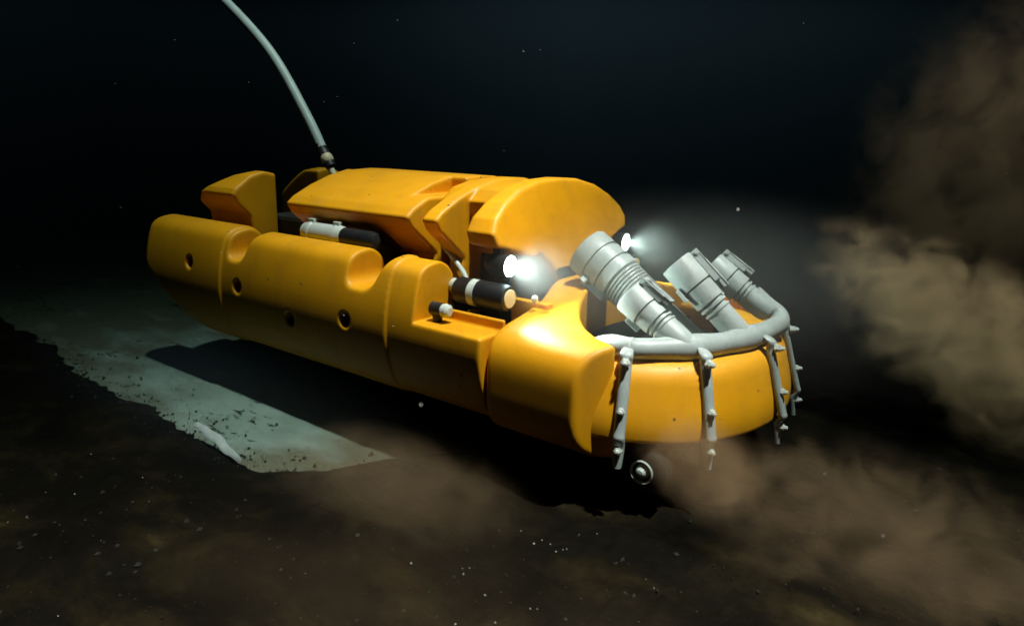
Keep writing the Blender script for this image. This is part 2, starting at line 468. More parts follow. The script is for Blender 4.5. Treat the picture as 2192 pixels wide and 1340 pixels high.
# --- side hulls (section drawn through key points) ------------------------------------------------------------
HK = [(.43, .250, 0), (.495, .254, 0), (.538, .288, 0), (.566, .355, 0), (.580, .428, 0), (.579, .500, 0), (.568, .572, 0), (.550, .638, 0), (.536, .662, 0), (.505, .672, 0), (.470, .672, 0), (.43, .64, 0)]
HULLP = [(q.x, q.y) for q in catmull(HK, 4)]
def f_hull(X, Y, Z):
    off = 0.008 * (1 - sstep(-0.690, -0.680, X)) + 0.006 * (1 - sstep(0.322, 0.332, X))
    d = poly_sd(-Y, Z, HULLP) - 0.032 - off
    d = smax(d, X - 0.742, 0.012)                                  # front cut
    d = smax(d, -(X + 1.355), 0.07)                                # stern cut
    # raked stern bottom
    nx_, nz_ = -0.60, -0.80
    d = smax(d, (X + 1.36) * nx_ + (Z - 0.49) * nz_, 0.05)
    # inner trough
    d = smax(d, Y + 0.40, 0.03)
    # scoop 1
    c1 = smax(smax(-(X + 0.655), (X + 0.545) - 0.32 * (Z - 0.59), 0.02), 0.592 - Z, 0.05)
    d = smax(d, -c1, 0.014)
    c2 = smax(smax(-(X - 0.105), (X - 0.235) - 0.45 * (Z - 0.59), 0.02), 0.590 - Z, 0.05)
    d = smax(d, -c2, 0.014)
    # instrument ledge with an inner lip
    led = np.maximum(np.maximum(-(X - 0.452), 0.516 - Z), Y + 0.492)
    lip = np.maximum(-(X - 0.452), 0.552 - Z)
    inn = np.maximum(np.maximum(-(X - 0.462), 0.47 - Z), -(Y + 0.478))
    d = smax(d, -np.minimum(np.minimum(led, lip), inn), 0.008)
    # round ports
    for hx, hz in ((-0.93, 0.548), (-0.565, 0.490), (-0.215, 0.415), (0.115, 0.468)):
        cyl = np.maximum(np.sqrt((X - hx) ** 2 + (Z - hz) ** 2) - 0.027, Y + 0.545)
        d = smax(d, -cyl, 0.010)
    return d
HV, HF = surface_net(f_hull, (-1.40, -0.66, 0.19), (0.77, -0.37, 0.74), 0.0065)
h1 = adopt(obj_from_np('side_hull', HV, HF, YEL))
h1['label'] = 'near yellow side hull with scooped notches and round ports'
h2 = adopt(obj_from_np('side_hull', *mirror_y(HV, HF), YEL))

# --- nose shell (deck sweeping up to the neck, cut away for the pipe bay) ----
def f_nose(X, Y, Z):
    A = np.abs(Y)
    rise = 0.068 * (1 - sstep(0.10, 0.50, A)) ** 1.3
    d = superell(np.maximum(A - 0.33, 0), (Z - 0.374) - rise * sstep(0.36, 0.53, Z), 0.262, 0.182, 3.7)
    aft = 0.738 + 0.008 * sstep(0.3, 0.55, A) - 0.065 * (1 - sstep(0.05, 0.32, A))
    d = smax(d, aft - X, 0.024)
    d = smax(d, (X - 1.125 - 0.10 * (Y > 0)) * 0.84 + (A - 0.515) * 0.54, 0.010)     # angled front cheek
    bay = (np.sqrt(((X - 1.2) / 0.372) ** 2 + (Y / 0.485) ** 2) - 1) * 0.372
    bay = np.maximum(bay, 0.30 - Z)
    d = smax(d, -bay, 0.014)
    return d
NVs, NF = surface_net(f_nose, (0.62, -0.62, 0.17), (1.30, 0.62, 0.64), 0.0075)
nose = adopt(obj_from_np('nose_shell', NVs, NF, YEL))

# --- bow bumper ------------------------------------------------------------
def bow_outline(X, Y):
    return superell(np.maximum(X - 1.02, 0), Y, 0.432, 0.505, 2.15) * 1.0
def f_bow(X, Y, Z):
    o = bow_outline(X, Y)
    d = smax(o - 0.036 * (1 - sstep(0.30, 0.50, Z)), Z - 0.502, 0.065)
    d = smax(d, 0.276 - Z, 0.010)
    d = smax(d, 0.90 - X, 0.01)
    bay = smax(o + 0.115, 0.34 - Z, 0.02)
    d = smax(d, -bay, 0.02)
    return d
BV, BF = surface_net(f_bow, (0.88, -0.58, 0.22), (1.53, 0.58, 0.53), 0.0075)
bow = adopt(obj_from_np('bow_bumper', BV, BF, YEL))

# --- top cover and front shroud --------------------------------------------
CAP = [(0, .958), (.10, .953), (.20, .930), (.30, .893), (.385, .852), (.412, .830), (.395, .80), (.30, .722), (.262, .688), (.278, .62), (.285, .44), (0, .44)]
SHR = [(0, .966), (.13, .960), (.25, .935), (.34, .895), (.405, .850), (.430, .812), (.418, .782), (.36, .768), (.28, .742), (.245, .732), (.205, .744), (.135, .680), (.05, .580), (.045, .46), (0, .46)]
def shrink(P, k): return [(y * (1 - k), z) for y, z in P]
def f_mid(X, Y, Z):
    A = np.abs(Y)
    d = poly_sd(A, Z, CAP) - 0.012
    d = smax(d, X - 0.245, 0.012)
    d = smax(d, -0.475 - X, 0.02)
    # spine notch where the cover meets the arch
    n = np.maximum(np.maximum(0.16 - X, 0.10 - A), 0.90 - Z)
    d = smax(d, -n, 0.012)
    # recess for the side canister
    r = smax(smax(np.abs(X + 0.185) - 0.235, 0.205 - A, 0.03), np.abs(Z - 0.655) - 0.105, 0.03)
    d = smax(d, -r, 0.02)
    # tether slot
    t = np.maximum(np.maximum(np.abs(X + 0.60) - 0.17, A - 0.095), 0.80 - Z)
    d = smax(d, -t, 0.01)
    return d
MV, MF = surface_net(f_mid, (-0.58, -0.45, 0.42), (0.27, 0.45, 1.0), 0.0075)
adopt(obj_from_np('top_cover', MV, MF, YEL))
def f_shr(X, Y, Z):
    A = np.abs(Y)
    arch = np.maximum(poly_sd(A, Z, CAP) - 0.012, np.abs(X - 0.348) - 0.036)
    arch = smax(poly_sd(A, Z, CAP) - 0.012, np.abs(X - 0.350) - 0.036, 0.012)
    core = smax(poly_sd(A, Z, [(0, .954), (.10, .949), (.20, .927), (.245, .89), (.235, .80), (.16, .68), (.10, .60), (.10, .46), (0, .46)]) - 0.008, np.maximum(0.256 - X, X - 0.60), 0.01)
    tilt = (X - 0.670 + 0.30 * (Z - 0.77)) * 0.958
    s = smax(poly_sd(A, Z, SHR) - 0.014, np.maximum(tilt, 0.535 - X), 0.016)
    return smin(smin(arch, core, 0.012), s, 0.012)
SV, SF = surface_net(f_shr, (0.235, -0.47, 0.43), (0.70, 0.47, 1.01), 0.0075)
adopt(obj_from_np('front_shroud', SV, SF, YEL))

# --- tail blocks -------------------------------------------------------------
TAIL = [(.20, .915), (.25, .928), (.32, .908), (.395, .855), (.405, .838), (.385, .80), (.325, .738), (.315, .68), (.315, .44), (.20, .44)]
def f_tail(X, Y, Z):
    A = -Y
    d = poly_sd(A, Z, TAIL) - 0.013
    d = smax(d, X + 0.872, 0.016)
    q = np.clip(-0.93 - X, 0, 1)
    d = smax(d, Z - (0.945 - 0.95 * q ** 1.5 - 0.05 * q), 0.02)
    d = smax(d, -(X + 1.245) - 0.10 * (0.7 - Z), 0.05)
    return d
TV, TF = surface_net(f_tail, (-1.32, -0.45, 0.42), (-0.84, -0.17, 0.97), 0.0075)
adopt(obj_from_np('tail_block', TV, TF, YEL))
adopt(obj_from_np('tail_block', *mirror_y(TV - np.array([0.17, 0, 0]), TF), YEL))

# --- dark inner structure ------------------------------------------------------
X3, Y3, Z3 = (1, 0, 0), (0, 1, 0), (0, 0, 1)
def rbox(name, c, size, mat, bev=0.004):
    o = box(name, c, X3, Y3, Z3, size, mat, None, bev); return adopt(o)
rbox('inner_floor', (-0.28, 0, 0.40), (1.96, 0.86, 0.05), DARKM)
rbox('inner_core', (-0.25, 0, 0.57), (1.46, 0.36, 0.32), DARKM, 0.02)
rbox('bay_floor', (1.02, 0, 0.32), (0.66, 0.70, 0.04), DARKM)
V, F = [], []
for i in range(48):
    w_ = 2 * math.pi * i / 48
    for z in (0.30, 0.455):
        lx, ly = 1.2 + 0.362 * math.cos(w_), 0.44 * math.sin(w_)
        while lx > 1.02 and (abs((lx - 1.02) / 0.30) ** 2.15 + abs(ly / 0.375) ** 2.15) > 1: lx = 1.02 + (lx - 1.02) * 0.97; ly *= 0.97
        V.append((lx, ly, z))
for i in range(48):
    j = (i + 1) % 48
    F.append((2 * i, 2 * i + 1, 2 * j + 1, 2 * j))
adopt(obj_from('bay_dark_sheet', V, F, DARKM))  # dark sheet added inside the bay to darken its yellow walls
rbox('belly_plate', (0.0, 0, 0.25), (2.0, 0.72, 0.06), DARKM, 0.01)
rbox('cross_beam', (-0.56, 0, 0.60), (0.05, 0.80, 0.05), DARKM)
rbox('cross_beam', (0.20, 0, 0.55), (0.05, 0.80, 0.05), DARKM)
rbox('trough_panel', (0.735, -0.33, 0.505), (0.15, 0.03, 0.17), YEL)
rbox('trough_panel', (0.735, 0.33, 0.505), (0.15, 0.03, 0.17), YEL)
rbox('equipment_tray', (-0.62, -0.30, 0.635), (0.22, 0.12, 0.012), LGREY)

# --- side canister (grey with clamps, black end) -----------------------------
def canister(s):
    r = adopt(lathe('canister', (-0.335, s * 0.425, 0.728), (1, 0, 0), [(0, 0), (0, .036), (.03, .040), (.035, .044), (.05, .044), (.055, .040), (.185, .040), (.19, .044), (.205, .044), (.21, .042), (.24, .038), (.245, 0)], LGREY, None))
    b = lathe('canister_end', (-0.100, s * 0.425, 0.728), (1, 0, 0), [(0, 0), (0, .037), (.16, .037), (.19, .030), (.20, 0)], BLACK, r)
    for xx in (-0.295, -0.14):
        box('clamp', (xx, s * 0.425, 0.774), X3, Y3, Z3, (.035, .022, .018), LGREY, r)
    return r
canister(-1)
def small_fitting(p, r):
    return adopt(lathe('hose_fitting', p, (0.2, -0.3, 1), [(0, 0), (0, r), (r * 1.2, r), (r * 1.8, r * .7), (r * 2.0, 0)], LGREY, None, 20))
small_fitting((0.235, -0.40, 0.60), 0.020)
small_fitting((0.285, -0.33, 0.79), 0.026)
small_fitting((0.775, -0.37, 0.60), 0.011)
# hose from the fitting under the arch
adopt(tube('inner_hose', catmull([(-0.10, -0.30, 0.60), (0.10, -0.33, 0.585), (0.28, -0.37, 0.60), (0.42, -0.40, 0.612), (0.52, -0.425, 0.612)], 8), 0.026, LGREY, None))

for pts_, r_, mt in (([(-0.52, -0.34, 0.47), (-0.2, -0.36, 0.52), (0.1, -0.35, 0.50), (0.4, -0.33, 0.52), (0.62, -0.36, 0.56)], 0.014, BLACK),
                     ([(-0.05, -0.27, 0.66), (0.12, -0.33, 0.62), (0.27, -0.35, 0.66), (0.36, -0.33, 0.60), (0.50, -0.34, 0.55)], 0.011, BLACK),
                     ([(0.30, -0.29, 0.72), (0.42, -0.31, 0.63), (0.47, -0.36, 0.57), (0.505, -0.438, 0.60)], 0.010, LGREY),
                     ([(0.55, -0.24, 0.66), (0.60, -0.30, 0.72), (0.62, -0.36, 0.715)], 0.008, BLACK),
                     ([(0.86, -0.20, 0.36), (0.95, -0.28, 0.42), (1.05, -0.26, 0.45), (1.12, -0.16, 0.40)], 0.013, LGREY),
                     ([(0.88, 0.05, 0.36), (1.00, 0.16, 0.43), (1.14, 0.20, 0.44), (1.24, 0.10, 0.38)], 0.013, BLACK)):
    adopt(tube('inner_hose', catmull(pts_, 8), r_, mt, None, 12))
for c_, sz in (((0.44, -0.36, 0.55), (.03, .06, .10)), ((-0.40, -0.36, 0.66), (.02, .10, .09)), ((0.03, -0.36, 0.66), (.02, .10, .09)), ((0.12, -0.30, 0.60), (.08, .05, .14)), ((0.98, -0.10, 0.36), (.10, .12, .08)), ((1.15, 0.02, 0.36), (.08, .16, .06))):
    rbox('bracket', c_, sz, DARKM, 0.004)
# --- transponders ----------------------------------------------------------------
def transponder(s):
    y = s * 0.438
    r = adopt(lathe('transponder', (0.505, y, 0.612), (1, 0, 0), [(0, 0), (0, .040), (.008, .045), (.20, .045), (.215, .040), (.218, 0)], BLACK, None))
    lathe('band', (0.572, y, 0.612), (1, 0, 0), [(0, .040), (0, .0465), (.028, .0465), (.028, .040)], LGREY, r)
    lathe('sensor_face', (0.7215, y, 0.612), (1, 0, 0), [(0, .0), (0.0, .031), (.003, .031), (.005, .029), (.006, 0)], CREAM, r)
transponder(-1); transponder(1)
def knob():
    r = adopt(lathe('depth_sensor', (0.475, -0.535, 0.558), (1, 0, 0), [(0, 0), (0, .024), (.045, .024), (.047, 0)], BLACK, None))
    lathe('sensor_cap', (0.5215, -0.535, 0.558), (1, 0, 0), [(0, 0), (0, .022), (.006, .023), (.008, .021), (.010, .023), (.022, .022), (.030, .014), (.031, 0)], LGREY, r)
    lathe('mount', (0.495, -0.535, 0.512), (0, 0, 1), [(0, 0), (0, .016), (.03, .018), (.03, 0)], BLACK, r)
knob()

# --- headlights: each with its own lamp ----------------------------------------
def headlight(s):
    y = s * 0.396; z = 0.710
    r = adopt(lathe('headlight', (0.60, y, z), (1, 0, 0), [(0, 0), (0, .025), (.02, .036), (.088, .039), (.092, .038), (.092, .0355), (.088, .035), (.086, 0)], BLACK, None))
    lathe('lens', (0.6875, y, z), (1, 0, 0), [(0, 0), (0, .0345), (.003, .034), (.007, .025), (.009, .012), (.0095, 0)], LENS, r)
    box('bracket', (0.62, y * 0.93, z + 0.035), X3, Y3, Z3, (.03, .03, .05), BLACK, r)
    ld = bpy.data.lights.new('headlight_beam', 'SPOT')
    ld.energy = 6.5; ld.color = (1.0, 0.92, 0.86)
    ld.spot_size = math.radians(118); ld.spot_blend = 1.0; ld.shadow_soft_size = 0.006
    lo = bpy.data.objects.new('headlight_beam', ld); COL.objects.link(lo)
    lo.location = (0.703, y, z)
    d = Vector((1.0, s * 0.10, 0.0)).normalized()
    lo.rotation_euler = d.to_track_quat('-Z', 'Y').to_euler()
    adopt(lo)
headlight(-1); headlight(1)

# --- pipework on the bow -------------------------------------------------------------
mp_ = catmull([(0.985, -0.40, 0.455), (1.040, -0.408, 0.505), (1.095, -0.420, 0.528), (1.165, -0.425, 0.532), (1.235, -0.365, 0.532), (1.305, -0.275, 0.532), (1.362, -0.155, 0.532), (1.392, -0.03, 0.533), (1.405, 0.07, 0.534), (1.412, 0.145, 0.542), (1.395, 0.180, 0.560), (1.355, 0.172, 0.588), (1.31, 0.160, 0.625)], 10)
mani = adopt(tube('manifold_pipe', mp_, lambda t: .0318 + .009 * math.exp(-((t - .40) / .055) ** 2) + .008 * math.exp(-((t - .545) / .05) ** 2), GREY, None, 28))
lathe('pipe_joint', (1.162, -0.428, 0.532), (1, 0.20, 0), [(0, .030), (.001, .0345), (.004, .0345), (.005, .030)], LGREY, mani)

def coupling(name, base, top, r, side):
    base, top = Vector(base), Vector(top)
    d = (top - base); Ln = d.length; d.normalize()
    o = adopt(lathe(name, base, d, [(-.004, 0), (-.004, r * .80), (Ln * .05, r * .93), (Ln * .12, r * .99), (Ln * .18, r), (Ln * .36, r), (Ln * .37, r * 1.1), (Ln * .39, r * 1.1), (Ln * .395, r * .94), (Ln * .425, r * .94), (Ln * .43, r * 1.14), (Ln * .455, r * 1.14), (Ln * .46, r * .98), (Ln * .485, r * .98), (Ln * .49, r * 1.2), (Ln * .68, r * 1.24), (Ln * .685, r * 1.08), (Ln * .695, r * 1.08), (Ln * .70, r * 1.3), (Ln * .985, r * 1.33), (Ln, r * 1.29), (Ln, r * 1.16), (Ln * .80, r * 1.12), (Ln * .80, 0)], GREY, None, 44))
    # over-centre latch on the outer side
    side = Vector(side); side = (side - d * side.dot(d)).normalized()
    tan = d.cross(side).normalized()
    R = r * 1.33
    for k, (t0, t1, w, off, th) in enumerate(((.72, .97, .030, .006, .012), (.56, .84, .024, .018, .010), (.52, .68, .034, .015, .014))):
        box('latch', base + d * Ln * (t0 + t1) / 2 + side * (R + off), d, tan, side, (Ln * (t1 - t0), w * .72 * r / .04, th), GREY, o, .003)
    for q in (-1, 1):
        box('latch_rail', base + d * Ln * .80 + side * (R + .009) + tan * q * .0145 * r / .04, d, tan, side, (Ln * .36, .006, .022), GREY, o, .002)
    lathe('latch_pin', base + d * Ln * .955 + side * (R + .014) - tan * .022, tan, [(0, 0), (0, .008), (.044, .008), (.044, 0)], GREY, o, 16)
    # far side hinge
    s2 = -side * 0.93 - tan * 0.36; s2 = (s2 - d * s2.dot(d)).normalized()
    t2 = d.cross(s2).normalized()
    box('hinge', base + d * Ln * .70 + s2 * (R + .004), d, t2, s2, (.05, .016, .018), GREY, o, .003)
    return o
coupling('pipe_coupling', (1.378, -0.095, 0.530), (1.150, -0.130, 0.745), 0.0405, (0.6, 0.55, 0.55))
coupling('pipe_coupling', (1.368, 0.165, 0.566), (1.165, 0.130, 0.706), 0.040, (0.6, 0.55, 0.55))
coupling('pipe_coupling', (1.285, -0.315, 0.535), (1.088, -0.312, 0.660), 0.0415, (0.6, 0.1, 0.6))

# big corrugated suction hose
A0, A1 = Vector((0.786, -0.072, 0.738)), Vector((1.215, -0.080, 0.475))
d0 = (A1 - A0); LN = d0.length
prof = [(0, .066), (0, .0835), (.004, .0855), (.060, .0855), (.062, .0795), (.069, .0795), (.071, .0855), (.118, .0850), (.120, .079), (.126, .079), (.128, .0845), (.165, .084), (.168, .080)]
t = .172
while t < .345:
    rr = .0785 - .016 * max(0, (t - .17)) / .2
    prof += [(t, rr - .004), (t + .003, rr + .001), (t + .008, rr + .001), (t + .011, rr - .004)]; t += .0125
prof += [(t, .056), (LN, .048), (LN, 0)]
prof = [(t_, r_ * 1.02) for t_, r_ in prof]
big = adopt(lathe('suction_hose', A0, d0, prof, GREY, None, 56))
lathe('hose_bore', A0 + d0.normalized() * .03, d0, [(0, 0), (0, .068)], BLACK, big, 40)
dd = d0.normalized(); sd = Vector((-0.35, -0.75, -0.55)); sd = (sd - dd * sd.dot(dd)).normalized(); tn = dd.cross(sd)
box('clamp_bolt', A0 + dd * .085 + sd * .095, dd, tn, sd, (.02, .05, .02), GREY, big)
box('clamp_bolt', A0 + dd * .13 + sd * .093, dd, tn, sd, (.09, .014, .016), GREY, big)

# --- strap brackets round the bow -------------------------------------------------------
def bow_point(th):
    """outline point and outward normal for a parametric angle"""
    n = 2.15; a, b = .432, .505
    c, s = math.cos(th), math.sin(th)
    f = lambda u: math.copysign(abs(u) ** (2 / n), u)
    x, y = 1.02 + a * f(c), b * f(s)
    e = 1e-3
    x2, y2 = 1.02 + a * f(math.cos(th + e)), b * f(math.sin(th + e))
    t = Vector((x2 - x, y2 - y, 0)).normalized()
    return Vector((x, y, 0)), Vector((t.y, -t.x, 0)), t
def th_for_y(y):
    lo, hi = -math.pi / 2, math.pi / 2
    for _ in range(50):
        m_ = (lo + hi) / 2
        if bow_point(m_)[0].y < y: lo = m_
        else: hi = m_
    return (lo + hi) / 2
def strap(y):
    p, n, t = bow_point(th_for_y(y))
    def surf(z):
        lo, hi = -0.08, 0.09
        for _ in range(30):
            m_ = (lo + hi) / 2; q = p + n * m_
            if float(f_bow(np.array([q.x]), np.array([q.y]), np.array([z]))[0]) < 0: lo = m_
            else: hi = m_
        return (lo + hi) / 2
    zs = [(.542, -.034, .010), (.538, -.020, .016), (.526, -.004, .0195)]
    for z in (.505, .485, .46, .43, .40, .37, .34, .31, .295):
        zs.append((z, max(surf(min(z, .488)), -.012 + (.505 - z) * .3) + .006, .0175))
    zs += [(.270, surf(.30) + .006, .0175), (.250, surf(.30) + .007, .017), (.230, surf(.30) + .009, .0155), (.205, surf(.30) + .012, .013)]
    V, F = [], []
    pts = []
    for (z, off, w) in zs: pts.append((z, off, w))
    dense = [tuple(q) for q in catmull(pts, 3)]
    for (z, off, w) in dense:
        c = p + n * off + Vector((0, 0, z))
        for (a, b) in ((-w, 0), (-w * .86, .009), (-w * .45, .0145), (w * .45, .0145), (w * .86, .009), (w, 0), (w * .8, -.006), (-w * .8, -.006)):
            V.append(c + t * a + n * b)
    m6 = 8
    for i in range(len(dense) - 1):
        for k in range(m6):
            k2 = (k + 1) % m6
            F.append((i * m6 + k, i * m6 + k2, (i + 1) * m6 + k2, (i + 1) * m6 + k))
    F.append(tuple(range(m6))); F.append(tuple((len(dense) - 1) * m6 + k for k in range(m6)))
    o = adopt(obj_from('strap_bracket', V, F, GREY)); sharp(o, 70)
    for (z, off) in ((.508, .012), (.372, surf(.372) + .012), (.258, surf(.30) + .014)):
        c = p + n * off + Vector((0, 0, z))
        lathe('bolt', c, n + Vector((0, 0, .12)), [(0, 0), (0, .0150), (.004, .0150), (.0045, .0115), (.017, .0115), (.018, .0075), (.028, .006), (.030, 0)], LGREY, o, 6)
    return o
for y in (-0.478, -0.335, -0.045, 0.215, 0.42):
    strap(y)

# --- rollers under the bow ---------------------------------------------------------------
def roller(y):
    s = -1 if y < 0 else 1
    c = Vector((1.250, y, 0.187))
    o = adopt(lathe('roller_wheel', c - Vector((0, s * .06, 0)), (0, s, 0), [(0, 0), (0, .062), (.006, .070), (.05, .070), (.058, .062), (.060, .046), (.060, 0)], RUBBER, None, 40))
    lathe('rim_ring', c, (0, s, 0), [(0, .029), (.004, .0365), (.008, .0365), (.010, .034), (.006, .030)], LGREY, o, 36)
    lathe('hub', c, (0, s, 0), [(0, 0), (0, .022), (.006, .020), (.012, .014), (.018, .011), (.020, .004), (.020, 0)], LGREY, o, 24)
    box('wheel_fork', c + Vector((-0.03, -s * .072, .06)), X3, Y3, Z3, (.05, .012, .16), DARKM, o)
roller(-0.475); roller(0.475)

# ------------------------------------------------------------------ tether
TE = empty('tether_cable', (-0.68, 0, 0.93))
tag(TE, 'grey green tether cable rising from the top of the yellow robot', 'cable')
def adopt_t(o):
    o.parent = TE; o.matrix_parent_inverse = Matrix.Translation((0.68, 0, -0.93)); return o
tp = [(-0.735, 0.0, 1.005), (-0.875, 0, 1.205), (-1.14, 0, 1.505), (-1.53, 0, 1.785), (-1.86, 0, 1.965)]
adopt_t(tube('cable', catmull(tp, 12), 0.0235, ROPE, None, 20))
cd = Vector((-0.62, 0, 0.78))
adopt_t(lathe('bend_restrictor', (-0.742, 0, 1.014), cd + Vector((0.02, 0, 0)), [(0, 0), (0, .029), (.02, .029), (.022, .026), (.04, .0275), (.042, .0245), (.06, .026), (.062, .0235), (.08, .0245), (.082, .0215), (.083, 0)], BLACK, None, 24))
adopt_t(lathe('cable_gland', (-0.700, 0, 0.962), cd, [(0, 0), (0, .025), (.022, .027), (.024, .027), (.024, 0)], BLACK, None, 24))
adopt_t(lathe('connector_sleeve', (-0.7155, 0, 0.981), cd, [(0, 0), (0, .024), (.012, .031), (.03, .030), (.05, .024), (.05, 0)], BEIGE, None, 24))
adopt_t(lathe('connector_plug', (-0.672, 0, 0.915), cd, [(0, 0), (0, .016), (.055, .016), (.056, 0)], BEIGE, None, 20))

# ------------------------------------------------------------------ small things on the bottom
# white torn strip of lining curling up at the edge of the silt
V, F = [], []
N_ = 26
for i in range(N_ + 1):
    u = i / N_
    x = -0.30 + 0.33 * u; y = -0.985 + 0.012 * math.sin(u * 5) - 0.01 * u
    w = 0.011 * math.sin(math.pi * min(1, .12 + u * .85)) + 0.002
    z = 0.026 + 0.03 * (1 - u) ** 2 + 0.004 * math.sin(u * 17)
    for a, zz in ((-w, 0.004), (-w * .6, .012), (w, 0.022), (w, .018), (-w * .6, .008)):
        V.append((x, y + a, z + zz))
for i in range(N_):
    for k in range(5):
        k2 = (k + 1) % 5
        F.append((i * 5 + k, i * 5 + k2, (i + 1) * 5 + k2, (i + 1) * 5 + k))
F.append((0, 1, 2, 3, 4)); F.append(tuple(N_ * 5 + k for k in (4, 3, 2, 1, 0)))
WHITE = simple('white_lining', (0.70, 0.72, 0.70), 0.5, var=0.1, scale=25, bump=0.05)
st = obj_from('torn_strip', V, F, WHITE); sharp(st, 60)
tag(st, 'narrow white torn strip curling up at the edge of the brown silt', 'strip')

def specks(name, spots, mat, kindtag=True):
    V, F = [], []
    for (c, r) in spots:
        b = len(V)
        ax = [Vector((rng.normal(), rng.normal(), rng.normal())).normalized() for _ in range(1)][0]
        s = [r * (0.6 + 0.9 * random.random()) for _ in range(3)]
        for d, k in (((1, 0, 0), 0), ((-1, 0, 0), 0), ((0, 1, 0), 1), ((0, -1, 0), 1), ((0, 0, 1), 2), ((0, 0, -1), 2)):
            V.append((c[0] + d[0] * s[0], c[1] + d[1] * s[1], c[2] + d[2] * s[2]))
        for f in ((0, 2, 4), (2, 1, 4), (1, 3, 4), (3, 0, 4), (2, 0, 5), (1, 2, 5), (3, 1, 5), (0, 3, 5)):
            F.append(tuple(b + q for q in f))
    return obj_from(name, V, F, mat, smooth=False)
SNOW = simple('drifting_flake', (0.30, 0.30, 0.27), 0.6, var=0.1, bump=0)
sp = []
for _ in range(110):
    t = random.uniform(0.9, 4.2)
    u, v = random.uniform(-0.8, 0.8), random.uniform(-0.5, 0.5)
    p = CP + (CF + CR * u + CU * v) * t
    if p.z < 0.08: continue
    if abs(p.y) < 0.66 and -1.4 < p.x < 1.5 and p.z < 1.0: continue
    sp.append((p, random.choice((.0006, .0008, .0011, .0018)) * (0.5 + 0.3 * t)))
fl = specks('drifting_flakes', sp, SNOW)
tag(fl, 'fine pale flakes drifting in the dark water', 'particles', kind='stuff')
SHELL = simple('shell_glint', (0.55, 0.54, 0.50), 0.25, var=0.05, bump=0)
sp = []
def on_ground(px, py, z):
    d = CF + CR * ((px - 1096) / 1500) - CU * ((py - 670) / 1500)
    return CP + d * ((z - CP.z) / d.z)
for (px, py) in ((1115, 1136), (1143, 1163), (1160, 1155), (1178, 1164), (1190, 1180), (1205, 1176), (1213, 1175), (1240, 1144), (1278, 1142), (992, 1228), (1005, 1215), (990, 1216), (195, 972), (98, 1053), (160, 1057), (305, 1022), (325, 1043), (1038, 1273), (975, 1335), (1060, 1332), (1400, 1258), (880, 1205), (1135, 1302), (1150, 1303)):
    sp.append((on_ground(px, py, 0.055), random.uniform(.0016, .0032)))
for _ in range(8):
    p = on_ground(random.uniform(0, 1700), random.uniform(1020, 1340), 0.05); sp.append((p, random.uniform(.0008, .0014)))
sh = specks('shell_fragments', sp, SHELL)
tag(sh, 'scattered bright shell fragments glinting on the brown silt', 'shells', kind='stuff')

def mud_height(x, y):
    d = mud_edge(x) - y
    if d < 0: return 0.004
    return 0.004 + 0.038 * (1 - math.exp(-d / 0.05)) + (1 - math.exp(-d / 0.12)) * (0.035 * nz(x * 0.7, y * 1.6, 2.0, 2.0) + 0.022 * nz(x, y * 1.5, 7.0, 6.0) + 0.010 * nz(x, y, 8.0, 17.0))
sp = []
for _ in range(1700):
    if random.random() < 0.45:
        x = random.uniform(-2.2, 0.6); y = mud_edge(x) + random.gauss(-0.03, 0.05)
    else:
        p = on_ground(random.uniform(-100, 2300), random.uniform(960, 1340), 0.04); x, y = p.x, p.y
    sp.append(((x, y, mud_height(x, y) + 0.001), min(0.009, 0.0018 * math.exp(random.gauss(0, 0.65)))))
for _ in range(150):
    x = random.uniform(-1.7, 0.4); y = mud_edge(x) + abs(random.gauss(0.0, 0.13))
    sp.append(((x, y, 0.002), random.uniform(0.002, 0.008)))
PEB = simple('dark_gravel', (0.022, 0.016, 0.009), 0.8, var=0.6, scale=40, bump=0.2)
pb = specks('gravel', sp, PEB)
tag(pb, 'dark gravel and crumbs scattered over the silt and along its edge', 'gravel', kind='stuff')

# ------------------------------------------------------------------ water: one even volume round everything
def volume_mat(name):
    M = bpy.data.materials.new(name); M.use_nodes = True
    N = M.node_tree.nodes; N.clear(); L = M.node_tree.links
    o = N.new('ShaderNodeOutputMaterial'); v = N.new('ShaderNodeVolumePrincipled')
    L.new(v.outputs[0], o.inputs['Volume'])
    return M, N, L, v
HZ, N, L, v = volume_mat('murky_water')
v.inputs['Density'].default_value = 1.9
v.inputs['Color'].default_value = (0.0, 0.0, 0.0, 1)
v.inputs['Absorption Color'].default_value = (0.13, 0.185, 0.185, 1)
v.inputs['Anisotropy'].default_value = 0.6
hz = box('haze', (0, 3, 0.50), X3, Y3, Z3, (32, 36, 3.1), HZ, None, 0)
tag(hz, 'dark greenish murky water filling the whole scene', 'water', kind='stuff')

